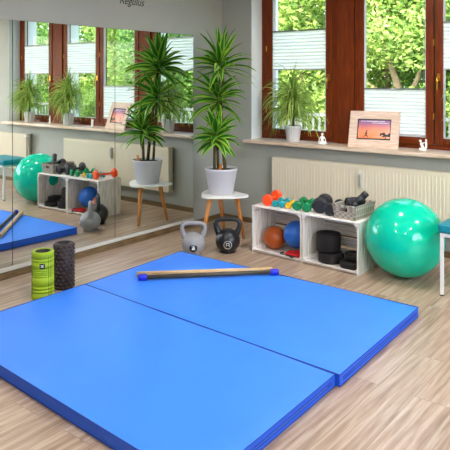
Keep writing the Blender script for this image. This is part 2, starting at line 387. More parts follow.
# ------------------------------------------------------------------ mirrors
for (a, b, lb) in ((-.516, -1.644, 'tall mirror panel nearest the window corner, behind the potted tree'), (-1.648, -2.738, 'tall mirror panel in the middle, behind the foam rollers'), (-2.742, -3.83, 'tall mirror panel at the left edge of the wall')):
    t = thing('wall_mirror', lb, 'mirror', (0, (a+b)/2, .094), 0, 'mirror panels on the left wall')
    h = abs(a-b)/2; m = MB(); m.box(-.010, -.0005, -h, h, 0, 1.989); m.build('backing', 'mirredge', t)
    q = MB(); q.add([(0, -h+.001, .001), (0, h-.001, .001), (0, h-.001, 1.988), (0, -h+.001, 1.988)], [(0, 1, 2, 3)]); q.noflip = True
    q.v += [(-.0004, -h+.001, .001), (-.0004, h-.001, .001), (-.0004, h-.001, 1.988), (-.0004, -h+.001, 1.988)]; q.f.append((7, 6, 5, 4)); q.sm.append(False); q.mi.append(0)
    q.build('mirror_face', 'mirror', t)
m = MB(); m.box(-.012, .012, -3.83, -.516, .060, .092); tag(m.build('mirror_rail', 'rail', bevel=.003), 'pale grey rail running under the mirror panels', 'rail')
# lettering above the mirror
def text(s, size, name, matname, parent, ext=.0005, shear=0):
    c = bpy.data.curves.new(name, 'FONT'); c.body = s; c.size = size; c.extrude = ext; c.align_x = 'CENTER'; c.align_y = 'CENTER'; c.shear = shear
    tmp = bpy.data.objects.new(name, c); col.objects.link(tmp)
    dg = bpy.context.evaluated_depsgraph_get(); me = bpy.data.meshes.new_from_object(tmp.evaluated_get(dg))
    bpy.data.objects.remove(tmp); me.materials.clear(); me.materials.append(M[matname])
    o = bpy.data.objects.new(name, me); col.objects.link(o)
    if parent: o.parent = parent
    return o
o = text('Regulus', .105, 'wall_lettering', 'bland', None, .0006, .35)
o.location = (-.0112, -1.42, 2.362); o.rotation_euler = (PI/2, 0, PI/2)
tag(o, 'dark slanted script word on the wall above the mirrors', 'lettering')

# ------------------------------------------------------------------ radiators
def radiator(x0, x1, label):
    t = thing('radiator', label, 'radiator', (x0, -.11, .22), 0, 'cream panel radiators'); W = x1-x0; H = .55
    p = MB(); n = int(W/.0333); pts = []
    for k in range(n):
        a = W*k/n; b = W/n
        pts += [(a, 0), (a+b*.32, 0), (a+b*.42, .0028), (a+b*.9, .0028)]
    pts.append((W, 0))
    vs = [(x, y, .012) for x, y in pts]+[(x, y, H-.035) for x, y in pts]; q = len(pts)
    p.add(vs, [(i, i+1, q+i+1, q+i) for i in range(q-1)])
    p.box(0, W, 0, .012, 0, .014); p.box(0, W, 0, .012, H-.036, H-.012); p.noflip = True
    p.build('front_panel', 'rad', t)
    b = MB(); b.box(0, W, .075, .087, 0, H-.012); b.box(.01, W-.01, .03, .06, .03, H-.03); b.build('back_panel', 'rad', t)
    for a in (0, W-.012):
        s = MB(); s.box(a, a+.012, .001, .087, .004, H); s.build('side_cover', 'rad', t, bevel=.002)
    g = MB(); g.box(0, W, 0, .012, H-.012, H); g.box(0, W, .075, .087, H-.012, H)
    for k in range(int(W/.03)): g.box(.015+k*.03, .021+k*.03, .012, .075, H-.008, H-.001)
    g.build('top_grille', 'rad', t)
    h = MB(); h.box(W*.5-.017, W*.5+.017, -.022, .002, .33, .48); h.build('heat_meter', 'rlight', t, bevel=.006)
    h = MB(); h.box(W*.5-.009, W*.5+.009, -.026, -.02, .35, .46); h.build('heat_meter_window', 'radgrey', t)
    return t
radiator(.76, 2.81, 'long cream radiator under the sill behind the crates')
r2 = radiator(3.72, 5.4, 'second cream radiator, seen at the far left in the mirror')
v = MB(); v.lathe([(.001, -.03), (.016, -.03), (.018, .0), (.014, .035), (.001, .037)], 14, (-.03, -.01, .52), axis='y'); v.build('thermostat', 'steel', r2)
v = MB(); v.tube([(-.03, .03, .52), (-.03, .03, -.22)], .008, 10); v.build('pipe', 'radgrey', r2)

# ------------------------------------------------------------------ exercise mats
def gym_mat(pts, label, zipper, crease=False):
    t = thing('exercise_mat', label, 'mat', (pts[0][0], pts[0][1], 0), 0, 'blue folding mat panels')
    ox, oy = pts[0]; P_ = [(x-ox, y-oy) for x, y in pts]
    # slightly pillowy top
    m = MB(); N = 80; vs = []
    for j in range(N+1):
        for i in range(N+1):
            u, v_ = i/N, j/N
            x = (P_[0][0]*(1-u)+P_[1][0]*u)*(1-v_)+(P_[3][0]*(1-u)+P_[2][0]*u)*v_
            y = (P_[0][1]*(1-u)+P_[1][1]*u)*(1-v_)+(P_[3][1]*(1-u)+P_[2][1]*u)*v_
            e = min(u, 1-u, v_, 1-v_); z = .0655+.0045*min(1, e/.04)+.0012*math.sin(5*x+2*y)-(.0022*math.exp(-((u-.5)/.012)**2) if crease else 0)
            vs.append((x, y, z))
    fs = [(j*(N+1)+i, (j+1)*(N+1)+i, (j+1)*(N+1)+i+1, j*(N+1)+i+1) for j in range(N) for i in range(N)]
    m.add(vs, [f[::-1] for f in fs], True); m.noflip = True
    m.build('top_cover', 'blue', t)
    s = MB(); s.prism(P_[::-1], 0, .064); s.build('side_cover', 'blue_shade', t, bevel=.003)
    k = MB(); k.tube([(x, y, .0655) for x, y in P_], .0028, 6, closed=True); k.tube([(x, y, .004) for x, y in P_], .003, 6, closed=True)
    k.build('piping', 'seam', t)
    z = MB()
    a, b = Vector((*P_[1], 0)), Vector((*P_[2], 0)); d = b-a
    nrm = Vector((-d.y, d.x, 0)).normalized()
    if nrm.x < 0: nrm = -nrm
    for f0, f1 in zipper:
        p, q = a+d*f0+nrm*.0015, a+d*f1+nrm*.0015
        z.tube([(p.x, p.y, .034), (q.x, q.y, .034)], .0022, 6)
    z.build('zip', 'zip', t)
    s2 = MB(); p, q = a+d*.03+nrm*.001, a+d*.97+nrm*.001; s2.tube([(p.x, p.y, .040), (q.x, q.y, .040)], .002, 6); s2.tube([(p.x, p.y, .028), (q.x, q.y, .028)], .002, 6); s2.build('side_seam', 'seam', t)
    return t
gym_mat([(.722, -1.52), (2.892, -1.528), (2.925, -2.712), (.758, -2.612)], 'blue exercise mat farther from the camera, under the wooden sticks', [(.3, .88)], True)
gym_mat([(.752, -2.617), (2.902, -2.722), (2.925, -3.835), (.742, -3.70)], 'blue exercise mat nearest the camera, cut by the bottom edge', [(.08, .8)])

# ------------------------------------------------------------------ sticks on the mat
def stick(p, q, r, m_, label, caps):
    p, q = Vector(p), Vector(q); d = q-p
    t = thing('exercise_stick', label, 'stick', p, math.atan2(d.y, d.x), 'exercise sticks on the mat')
    L_ = math.hypot(d.x, d.y); s = MB(); s.tube([(0, 0, 0), (L_, 0, 0)], r, 16); s.build('shaft', m_, t)
    if caps:
        for x0, x1 in ((-.004, .06), (L_-.06, L_+.004)):
            c = MB(); c.lathe([(.001, x0), (r+.006, x0), (r+.008, x0+.005), (r+.008, x1-.005), (r+.006, x1), (.001, x1)], 18, axis='x'); c.build('end_cap', 'cap', t)
    return t
stick((1.02, -2.315, .0935), (1.775, -1.545, .0935), .016, 'darkstick', 'dark wooden exercise stick with blue end caps', True)
stick((.945, -2.265, .091), (1.705, -1.52, .091), .020, 'tan', 'thick pale wooden exercise stick without caps, behind the capped one', False)

# ------------------------------------------------------------------ foam rollers
def roller_green():
    t = thing('foam_roller', 'lime green grooved foam roller standing beside the mat', 'foam roller', (.588, -2.868, 0), .62, 'foam rollers')
    R, r, H = .080, .058, .345; prof = [(r, .0), (R-.004, .0), (R, .004)]
    z = .03
    for zc in (.05, .075, .10, .165, .18, .195, .21, .225, .275, .30):
        prof += [(R, zc-.004), (R-.005, zc-.002), (R-.005, zc+.002), (R, zc+.004)]
    prof += [(R, H-.004), (R-.004, H), (r, H), (r, 0)]
    m = MB(); m.lathe(prof, 56)
    m.build('foam_sleeve', 'lime', t)
    g = MB()
    for a in (-2.62, -2.38, -.7, -.45, .8, 2.2):
        x, y = math.cos(a)*(R-.0004), math.sin(a)*(R-.0004); g.tube([(x, y, .02), (x, y, H-.02)], .0016, 6)
    g.build('groove_shade', 'lime_shade', t)  # raised darker lime lines, the shade of grooves put into the colour
    c = MB(); c.lathe([(r-.0005, .002), (r-.0005, H-.003), (r-.006, H-.003), (r-.006, .002)], 40); c.build('core', 'core', t)
    # logo patch
    a0 = -PI/2+.28; p = MB(); vs = []; n = 6
    for k in range(n+1):
        a = a0+(k/n-.5)*.46
        for z in (.232, .270): vs.append((math.cos(a)*(R+.0008), math.sin(a)*(R+.0008), z))
    p.add(vs, [(2*k, 2*k+2, 2*k+3, 2*k+1) for k in range(n)], True); lg = p.build('logo_patch', 'bland', t)
    q = MB()
    def onr(u, z): a = a0+u/R; return (math.cos(a)*(R+.0022), math.sin(a)*(R+.0022), .251+z)
    for A, B_ in (((-.009, .010), (.000, .001)), ((.000, .001), (.009, .011)), ((.000, .001), (.0, -.010)), ((-.010, -.007), (0, .001)), ((.0, .001), (.010, -.007))):
        q.tube([onr(*A), onr(*B_)], .0023, 6)
    q.build('logo_mark', 'white', lg)
roller_green()
def roller_brown():
    t = thing('foam_roller', 'dark brown knobbly foam roller standing beside the mat', 'foam roller', (.530, -2.635, 0), .2, 'foam rollers')
    R, r, H = .073, .050, .345
    m = MB(); m.lathe([(r, 0), (R-.004, 0), (R, .004), (R, H-.004), (R-.004, H), (r, H), (r, 0)], 48)
    rows, cols = 12, 13
    for j in range(rows):
        for i in range(cols):
            a = 2*PI*(i+.5*(j % 2))/cols; z = .018+(H-.036)*j/(rows-1)
            c_, s_ = math.cos(a), math.sin(a); T = Vector((-s_, c_, 0)); N_ = Vector((c_, s_, 0)); U = Vector((0, 0, 1)); P0 = N_*(R-.001)+U*z
            w_, h_ = .0155, .0135
            base = [P0-T*w_, P0-U*h_, P0+T*w_, P0+U*h_]; top = [P0+N_*.012+(b-P0)*.34 for b in base]
            m.add(base+top, [(0, 1, 5, 4), (1, 2, 6, 5), (2, 3, 7, 6), (3, 0, 4, 7), (4, 5, 6, 7)])
    m.build('foam_sleeve', 'brown', t)
    c = MB(); c.lathe([(r-.0005, .002), (r-.0005, H-.002), (r-.006, H-.002), (r-.006, .002)], 36); c.build('core', 'core', t)
roller_brown()

# ------------------------------------------------------------------ kettlebells
def kettlebell(loc, rz, body_m, S, label, ring):
    t = thing('kettlebell', label, 'kettlebell', loc, rz, 'kettlebells')
    R = .108*S; zc = .100*S; prof = [(.001, 0), (.068*S, 0), (.075*S, .004)]
    for k in range(3, 19):
        a = -PI/2+PI*k/18; rr = R*math.cos(a); zz = zc+R*.98*math.sin(a)
        if zz > .01 and rr > 0: prof.append((max(rr, .001), zz))
    m = MB(); m.lathe(prof, 40); 
    hp = []
    for (x, z) in ((-.062, .135), (-.082, .172), (-.100, .215), (-.106, .245), (-.098, .270), (-.075, .283), (-.035, .287), (0, .288), (.035, .287), (.075, .283), (.098, .270), (.106, .245), (.100, .215), (.082, .172), (.062, .135)):
        hp.append((x*S, 0, z*S))
    m.tube(hp, [.034*S, .027*S, .0225*S, .021*S, .0205*S, .020*S, .0195*S, .0195*S, .0195*S, .020*S, .0205*S, .021*S, .0225*S, .027*S, .034*S], 16)
    m.build('body', body_m, t)
    # round emblem on the front
    def disc(r0, r1, off, name, mm):
        d = MB(); prof_ = []
        for k in range(9):
            rr = r0+(r1-r0)*k/8; prof_.append((max(rr, .0005), -(math.sqrt(max((R+off)**2-rr*rr, 0)))))
        d.lathe(prof_, 32, (0, 0, zc*.86), axis='y'); return d.build(name, mm, t)
    e = disc(0, .036*S, .0016, 'emblem', 'bland')
    g = MB()
    def on(x, z): return (x*S, -math.sqrt((R+.003)**2-(x*S)**2-(z*S)**2), zc*.86+z*S)
    if ring:
        pts = [on(.033*math.cos(a), .033*math.sin(a)) for a in [2*PI*k/28 for k in range(28)]]
        g.tube(pts, .0026, 6, closed=True)
        for A, B_ in (((-.014, -.018), (-.012, .016)), ((.014, -.018), (.012, .016)), ((-.012, .016), (.012, .016)), ((-.013, -.002), (.013, -.002))): g.tube([on(*A), on(*B_)], .0026, 6)
    else:
        for A, B_ in (((-.015, .014), (.013, .013)), ((.013, .013), (-.006, .0)), ((-.006, .0), (.014, -.003)), ((-.013, -.013), (.014, -.012)), ((-.006, .0), (-.013, -.013))): g.tube([on(*A), on(*B_)], .0034, 6)
    g.build('emblem_mark', 'white' if not ring else 'rail', e)
kettlebell((.725, -1.345, 0), .70, 'grey', 1.0, 'matt grey kettlebell with a black round emblem by the mat corner', False)
kettlebell((.915, -1.08, 0), .66, 'black', 1.06, 'glossy black kettlebell with a pale ring emblem', True)

# ------------------------------------------------------------------ exercise ball
t = thing('exercise_ball', 'large glossy teal exercise ball on the floor beside the crates', 'exercise ball', (2.487, -.752, 0))
m = MB(); m.sphere((0, 0, .316), .3165, 72, (1, 1, .995)); 
m.build('ball', 'ball', t)
m = MB(); m.lathe([(.001, -.002), (.011, -.002), (.011, .002), (.001, .003)], 14); pl = m.build('plug', 'ball', t)
pl.location = Vector((0, 0, .316))+Vector((.5, .6, .35)).normalized()*.316; pl.rotation_euler = Vector((.5, .6, .35)).to_track_quat('Z', 'Y').to_euler()

# ------------------------------------------------------------------ crates
def crate(loc, rz, label):
    t = thing('wooden_crate', label, 'crate', loc, rz, 'whitewashed crates'); W, D, H = .545, .36, .43; T = .012
    for s in (-1, 1):
        m = MB(); x = s*(W/2-T/2); ys = [(-D/2, -D/2+.112), (-D/2+.120, D/2-.118), (D/2-.110, D/2)]
        for a, b in ys: m.box(x-T/2, x+T/2, a, b, .0, H-.012)
        m.build('side_panel', 'cratev', t, bevel=.002)
    m = MB(); h = (H-.03)/4
    for k in range(4): m.box(-W/2+T, W/2-T, D/2-T, D/2-.001, .014+k*h, .014+(k+1)*h-.018)
    m.build('back_panel', 'crate', t, bevel=.002)
    m = MB()
    for a, b in ((-D/2, -D/2+.112), (-D/2+.119, D/2-.119), (D/2-.112, D/2)): m.box(-W/2, W/2, a, b, H-.012, H)
    m.build('top_panel', 'crate', t, bevel=.002)
    m = MB()
    for a, b in ((-D/2, -D/2+.112), (-D/2+.119, D/2-.119), (D/2-.112, D/2-T-.001)): m.box(-W/2+T, W/2-T, a, b, .002, .014)
    m.box(-W/2+T, W/2-T, -D/2, -D/2+.01, .002, .03)
    m.build('bottom_panel', 'crate', t, bevel=.002)
    for sx in (-1, 1):
        for zt in (0, 1):
            m = MB(); x = sx*(W/2-T); z = H-.0125 if zt else .0145; dz = -.036 if zt else .036
            vs = [(x, -D/2+.001, z), (x-sx*.036, -D/2+.001, z), (x, -D/2+.001, z+dz), (x, D/2-T-.001, z), (x-sx*.036, D/2-T-.001, z), (x, D/2-T-.001, z+dz)]
            m.add(vs, [(0, 1, 2), (3, 5, 4), (0, 3, 4, 1), (1, 4, 5, 2), (2, 5, 3, 0)]); m.build('corner_post', 'crate', t)
    return t
crate((1.365, -.765, 0), -.04, 'whitewashed wooden crate holding the brown and blue balls')
crate((1.918, -.788, 0), -.04, 'whitewashed wooden crate holding black discs, under the basket')

# contents of the crates
FZ = .0145
def small_ball(loc, r, mm, label):
    m = MB(); m.sphere((0, 0, r), r, 40)
    for k in range(1, 3): pass
    o = m.build('pilates_ball', mm, None, loc=loc); tag(o, label, 'ball'); return o
small_ball((1.235, -.775, FZ), .106, 'oball', 'brown ball inside the left crate')
t = small_ball((1.465, -.755, .056), .125, 'bball', 'blue ball inside the left crate, on the red band')
# red band with black handle
t = thing('resistance_band', 'red resistance band with black handle under the blue ball', 'resistance band', (1.515, -.865, FZ))
m = MB(); pts = []
for k in range(60):
    a = k/60*6*PI; rr = .075+.012*math.sin(k*.7); pts.append((rr*math.cos(a)*1.0, rr*math.sin(a)*.75, .012+.018*k/60))
m.tube(pts, .0105, 8); m.build('band', 'red', t)
m = MB(); m.tube([(-.13, .01, .012), (-.14, -.03, .012), (-.11, -.065, .012), (-.05, -.07, .012)], .006, 8); m.tube([(-.05, -.07, .013), (.03, -.078, .013)], .012, 10); m.build('handle', 'matte', t)
def disc_(loc, r, h, label, name='foam_disc', cat='disc'):
    m = MB(); e = .012; m.lathe([(.001, 0), (r-e, 0), (r-.003, .004), (r, e), (r, h-e), (r-.003, h-.004), (r-e, h), (r*.55, h-.001), (r*.5, h-.006), (.001, h-.006)], 40)
    o = m.build(name, 'matte', None, loc=loc); tag(o, label, cat, 'black round weights'); return o
disc_((1.838, -.80, FZ), .112, .085, 'flat black round weight at the bottom of the left stack')
disc_((1.80, -.775, FZ+.0855), .108, .155, 'tall black round weight on top of the left stack', 'foam_disc')
disc_((2.058, -.845, FZ), .100, .058, 'flat black round weight, bottom of the right stack')
disc_((2.065, -.80, FZ+.0585), .090, .055, 'black round weight on top of the right stack')

# ------------------------------------------------------------------ dumbbells
def dumbbell(c, d, L_, R, mm, label, hexa=True):
    ang = math.atan2(d[1], d[0]); z0 = .4305; ap = R*math.cos(PI/6) if hexa else R
    t = thing('dumbbell', label, 'dumbbell', (c[0], c[1], z0), ang, 'dumbbells on the crates')
    hl = R*.86
    for s in (-1, 1):
        m = MB(); n = 6 if hexa else 24; x = s*(L_/2-hl/2); e = R*.28
        prof = [(.001, x-hl/2), (R-e*1.3, x-hl/2), (R-e*.4, x-hl/2+e*.35), (R, x-hl/2+e), (R, x+hl/2-e), (R-e*.4, x+hl/2-e*.35), (R-e*1.3, x+hl/2), (.001, x+hl/2)]
        m.lathe(prof, n, (0, 0, ap), axis='x', smooth=not hexa)
        if hexa:      # turn the hexagon so that it rests on a flat side
            for i, v_ in enumerate(m.v):
                y, z = v_[1], v_[2]-ap; a = PI/6; m.v[i] = (v_[0], y*math.cos(a)-z*math.sin(a), ap+y*math.sin(a)+z*math.cos(a))
        m.build('weight_head', mm, t, bevel=.006 if hexa else 0, seg=3)
    h = MB(); r = min(.0145, R*.42); h.lathe([(r*1.1, -L_/2+hl*.8), (r*.85, -L_/4), (r, 0), (r*.85, L_/4), (r*1.1, L_/2-hl*.8)], 16, (0, 0, ap), axis='x'); h.build('grip', mm, t)
    return t
def db(f, b, R, mm, label, hexa=True):
    f, b = Vector(f), Vector(b); d = b-f; c = (f+b)/2; dumbbell(c, d.normalized(), d.length+R*.9, R, mm, label, hexa)
db((1.214, -.856), (1.158, -.625), .060, 'orange', 'large orange dumbbell at the left end of the crates')
db((1.297, -.862), (1.258, -.700), .034, 'teal', 'teal dumbbell next to the orange one')
db((1.362, -.855), (1.325, -.690), .034, 'teal', 'teal dumbbell beside the yellow one')
db((1.436, -.855), (1.403, -.735), .032, 'yellow', 'small yellow dumbbell between teal and green ones')
db((1.537, -.868), (1.484, -.670), .048, 'green', 'green dumbbell next to the yellow one')
db((1.638, -.872), (1.589, -.690), .048, 'green', 'green dumbbell next to the black ones')
db((1.757, -.845), (1.705, -.665), .070, 'rubber', 'black dumbbell with rounded heads next to the green ones', False)
db((1.872, -.880), (1.860, -.68), .055, 'rubber', 'black dumbbell tucked against the basket', False)

# ------------------------------------------------------------------ basket
def checker():
    m = bpy.data.materials.new('woven_felt'); m.use_nodes = True; t_ = m.node_tree; b = t_.nodes['Principled BSDF']; L = t_.links.new
    tc = t_.nodes.new('ShaderNodeTexCoord'); mp = t_.nodes.new('ShaderNodeMapping'); mp.inputs['Rotation'].default_value = (.785, .0, .0)
    ck = t_.nodes.new('ShaderNodeTexChecker'); ck.inputs['Scale'].default_value = 38
    ck.inputs['Color1'].default_value = (*lin((184, 174, 156)), 1); ck.inputs['Color2'].default_value = (*lin((142, 132, 116)), 1)
    L(tc.outputs['Object'], mp.inputs[0]); L(mp.outputs[0], ck.inputs[0]); L(ck.outputs[0], b.inputs['Base Color']); b.inputs['Roughness'].default_value = .7
    return m
M['felt'] = checker()
bt = thing('storage_basket', 'taupe woven basket with a handle hole on the right crate', 'basket', (2.045, -.775, .4305), -.06)
m = MB(); W, D, H, T, fl = .098, .155, .118, .006, .014
def wall4(x0, x1, z0, z1, y, sgn):  # end walls with flare
    def Y_(z): return y+sgn*fl*z/H
    def X_(x, z): return x*(1+(fl/W)*z/H) if True else x
    vs = []
    for yo in (0, -sgn*T):
        for z in (z0, z1):
            for x in (x0, x1): vs.append((X_(x, z), Y_(z)+yo, z))
    m.add(vs, [(0, 1, 3, 2), (4, 6, 7, 5), (0, 2, 6, 4), (1, 5, 7, 3), (0, 4, 5, 1), (2, 3, 7, 6)])
hx, hz0, hz1 = .028, .066, .098
for y, sg in ((-D, -1), (D, 1)):
    wall4(-W, -hx, 0, H, y, sg); wall4(hx, W, 0, H, y, sg); wall4(-hx, hx, 0, hz0, y, sg); wall4(-hx, hx, hz1, H, y, sg)
for s in (-1, 1):
    vs = []
    for xo in (0, -s*T):
        for z in (0, H):
            for y in (-D, D): vs.append((s*(W+fl*z/H)+xo, y*(1+(fl/D)*z/H), z))
    m.add(vs, [(0, 1, 3, 2), (4, 6, 7, 5), (0, 2, 6, 4), (1, 5, 7, 3), (0, 4, 5, 1), (2, 3, 7, 6)])
m.box(-W, W, -D, D, 0, .005)
m.build('basket_wall', 'felt', bt)
r_ = MB(); a, b = W+fl, D+fl; r_.tube([(-a, -b, H), (a, -b, H), (a, b, H), (-a, b, H)], .0035, 6, closed=True); r_.build('rim', 'felt', bt)
def cyl(p, q, r, name, label, cat, mm='rubber', hole=False):
    p, q = Vector(p), Vector(q); t = thing(name, label, cat, p)
    d = (q-p); L_ = d.length; m = MB(); e = .006
    m.lathe([(r*.45, .012), (r*.45, 0), (r-e, 0), (r, e), (r, L_*.3-.003), (r-.004, L_*.3), (r, L_*.3+.003), (r, L_*.7-.003), (r-.004, L_*.7), (r, L_*.7+.003), (r, L_-e), (r-e, L_), (r*.45, L_), (r*.45, L_-.012), (.001, L_-.012)], 28)
    m.xform(d.to_track_quat('Z', 'Y').to_matrix().to_4x4()); m.build('roller_body', mm, t); return t
cyl((1.985, -.80, .545), (2.085, -.67, .548), .042, 'massage_roller', 'black massage roller lying on top in the basket', 'roller')
cyl((2.052, -.83, .520), (2.150, -.745, .640), .029, 'hand_weight', 'black cylindrical hand weight leaning out of the basket', 'weight')
cyl((1.985, -.70, .49), (2.06, -.88, .485), .040, 'massage_roller', 'black massage roller at the bottom of the basket', 'roller')

# ------------------------------------------------------------------ plant table, pot and dracaena
tb = thing('plant_table', 'small white three-legged side table with wooden legs', 'side table', (.53, -.695, 0))
verts3 = [(.50-.53, -.935+.695), (.80-.53, -.60+.695), (.285-.53, -.545+.695)]
pc = [Vector(v_)*((Vector(v_).length-.085)/Vector(v_).length) for v_ in verts3]
import itertools
hullpts = []
for c_ in pc:
    for k in range(48): a = 2*PI*k/48; hullpts.append((c_.x+.085*math.cos(a), c_.y+.085*math.sin(a)))
for i in range(3):      # bulged sides
    a, b = Vector(verts3[i]), Vector(verts3[(i+1) % 3]); mid = (a+b)/2; nn = mid.normalized()
    a2, b2 = pc[i]+nn*.085, pc[(i+1) % 3]+nn*.085
    for k in range(1, 12):
        f = k/12; q = a2*(1-f)+b2*f+nn*.028*math.sin(PI*f); hullpts.append((q.x, q.y))
def hull(P_):
    P_ = sorted(set(P_)); 
    def half(S):
        h = []
        for p in S:
            while len(h) > 1 and (h[-1][0]-h[-2][0])*(p[1]-h[-2][1])-(h[-1][1]-h[-2][1])*(p[0]-h[-2][0]) <= 0: h.pop()
            h.append(p)
        return h
    a = half(P_); b = half(P_[::-1]); return a[:-1]+b[:-1]
m = MB(); m.prism(hull(hullpts), .42, .44); m.build('tabletop', 'ttop', tb, bevel=.005, seg=3)
for (fx, fy), (tx, ty) in (((.455, -.905), (.50, -.83)), ((.755, -.612), (.685, -.635)), ((.415, -.492), (.43, -.60))):
    m = MB(); m.tube([(fx-.53, fy+.695, 0), ((fx+tx)/2-.53, (fy+ty)/2+.695, .21), (tx-.53, ty+.695, .421)], [.0135, .0200, .026], 14); m.build('leg', 'leg', tb)

random.seed(21)
def strap_leaf(mb, base, az, el, L_, W_, droop, seg=8, ymax=None, xmin=None, roll=.9, ymin=None):
    d = Vector((math.cos(az)*math.cos(el), math.sin(az)*math.cos(el), math.sin(el))); p = Vector(base); o = len(mb.v)
    side = Matrix.Rotation(random.uniform(-roll, roll), 3, d) @ Vector((-math.sin(az), math.cos(az), 0))
    for k in range(seg+1):
        f = k/seg; w_ = W_*(.35+.65*min(1, f*4))*(1-max(0, (f-.35)/.65)**1.7)*.5+.0004
        side = (side-d*side.dot(d)).normalized(); nrm = side.cross(d).normalized()
        for j, u in ((-1, 0), (0, .5), (1, 1)):
            q = p+side*w_*j-nrm*(w_*.35 if j == 0 else 0)
            if ymax is not None and q.y > ymax: q.y = ymax-.01*random.random()
            if ymin is not None and q.y < ymin: q.y = ymin
            if xmin is not None and q.x < xmin: q.x = xmin+.01*random.random()
            mb.v.append(tuple(q)); mb.uv[len(mb.v)-1] = (u, f)
        if k:
            a = o+3*(k-1)
            for j in (0, 1): mb.f.append((a+j, a+j+1, a+j+4, a+j+3)); mb.sm.append(True); mb.mi.append(0)
        p = p+d*(L_/seg); d = (d+Vector((0, 0, -droop/seg))*(.4+1.2*f)).normalized()
def crown(mb, c, n, L_, W_, spread, droop, seed, **kw):
    rnd = random.Random(seed)
    for k in range(n):
        f = k/n; az = k*2.39996+rnd.uniform(-.3, .3)
        el = math.radians(spread[0]+(spread[1]-spread[0])*f+rnd.uniform(-8, 8))
        strap_leaf(mb, (c[0], c[1], c[2]-.13*(1-f)+.02), az, el, L_*rnd.uniform(.8, 1.12)*(1-.15*f), W_*rnd.uniform(.85, 1.1), droop*rnd.uniform(.7, 1.3)*(1.1-.5*f), **kw)
pt = thing('potted_dracaena', 'tall potted dracaena with striped leaf crowns on the white table', 'plant', (.527, -.694, .4403))
m = MB(); m.lathe([(.001, 0), (.118, 0), (.122, .004), (.163, .235), (.165, .238), (.167, .240), (.169, .262), (.165, .264), (.160, .258), (.155, .235)], 56); m.build('pot', 'pot', pt)
m = MB(); m.lathe([(.001, .244), (.08, .247), (.156, .238)], 40); m.build('soil', 'soil', pt)
m = MB(); m.tube([(.03, .03, .235), (.0, .035, .5), (-.035, .05, .8), (-.065, .07, 1.1), (-.085, .09, 1.36)], [.019, .017, .016, .015, .012], 12); m.build('cane', 'cane', pt)
m = MB(); m.tube([(-.02, -.08, .235), (-.015, -.085, .45), (.0, -.085, .62)], [.015, .014, .012], 10); m.build('cane', 'cane', pt)
m = MB(); m.tube([(-.06, .03, .235), (-.075, .035, .5), (-.09, .045, .8), (-.09, .05, 1.0)], [.015, .014, .013, .011], 10); m.build('cane', 'cane', pt)
cr = MB(); crown(cr, (-.088, .095, 1.35), 48, .42, .072, (-12, 88), 1.2, 3, xmin=-.50); cr.build('leaf_crown', 'drac', pt)
cr = MB(); crown(cr, (-.09, .055, 1.00), 38, .40, .070, (-14, 50), 1.35, 5, xmin=-.50); cr.build('leaf_crown', 'drac', pt)
cr = MB(); crown(cr, (0, -.085, .63), 44, .32, .064, (-16, 76), 1.35, 8, xmin=-.50); cr.build('leaf_crown', 'drac', pt)
m = MB(); m.box(.045, .078, -.09, -.087, .235, .315, rot=Matrix.Rotation(.2, 3, 'Y')); m.build('plant_label', 'tag', pt)

# ------------------------------------------------------------------ sill plants
def sill_plant():
    t = thing('grassy_plant', '', 'plant', (0, 0, 0))
    m = MB(); m.lathe([(.001, 0), (.064, 0), (.068, .004), (.086, .150), (.089, .152), (.090, .168), (.086, .170), (.082, .150)], 40); m.build('pot', 'potw', t)
    m = MB(); m.lathe([(.001, .155), (.083, .150)], 30); m.build('soil', 'soil', t)
    m = MB(); m.tube([(0, 0, .15), (.004, 0, .22), (0, 0, .30)], [.016, .014, .012], 10); m.build('stem', 'cane', t)
    lf = MB(); rnd = random.Random(4)
    for k in range(500):
        f = k/500; az = rnd.uniform(0, 2*PI); el = math.radians(rnd.uniform(5, 90)); zb = rnd.uniform(.22, .48)
        strap_leaf(lf, (0, 0, zb), az, el, rnd.uniform(.26, .44)*(1.25 if rnd.random() < .18 else 1), .0135, rnd.uniform(1.9, 4.6), seg=9, ymax=.105)
    lf.build('leaves', 'grassl', t)
    return t
sp = sill_plant()
for i, (x, y, rz, sc, lb) in enumerate(((.92, .055, 0, 1, 'grassy arching plant in white pot under the left blind'), (2.91, .05, 0, 1.02, 'grassy plant in white pot cut by the right edge of the photo'), (3.87, .05, 0, .98, 'grassy plant in white pot near the far sill end, leftmost in the mirror'))):
    o = sp if i == 0 else copy_tree(sp); o.location = (x, y, .9355); o.scale = (sc, 1, sc); o['label'] = lb; o['group'] = 'grassy plants on the sill'

# ------------------------------------------------------------------ picture frame
pf = thing('picture_frame', 'pale wooden picture frame with a sunset runner picture on the sill', 'picture frame', (1.86, -.008, .9362), .2)
R_ = Matrix.Rotation(-.32, 4, 'X')
W, H, bw, T = .245, .37, .082, .022
m = MB()
def fr_piece(poly, mb):
    o = len(mb.v); mb.prism([(x, z) for x, z in poly], 0, T)
    for i in range(o, len(mb.v)): x, z, y = mb.v[i]; mb.v[i] = (x, y, z)
fr_piece([(-W, 0), (W, 0), (W-bw, bw), (-W+bw, bw)], m); fr_piece([(-W, H), (-W+bw, H-bw), (W-bw, H-bw), (W, H)], m)
fr_piece([(-W, 0), (-W+bw, bw), (-W+bw, H-bw), (-W, H)], m); fr_piece([(W, 0), (W, H), (W-bw, H-bw), (W-bw, bw)], m)
m.xform(R_); m.build('frame_border', 'frame', pf, bevel=.004)
m = MB()
for (a, b, c, d) in ((-W+bw-.001, -W+bw+.006, bw, H-bw), (W-bw-.006, W-bw+.001, bw, H-bw), (-W+bw, W-bw, bw-.001, bw+.006), (-W+bw, W-bw, H-bw-.006, H-bw+.001)): m.box(a, b, .003, .014, c, d)
m.xform(R_); m.build('inner_slip', 'gap', pf)
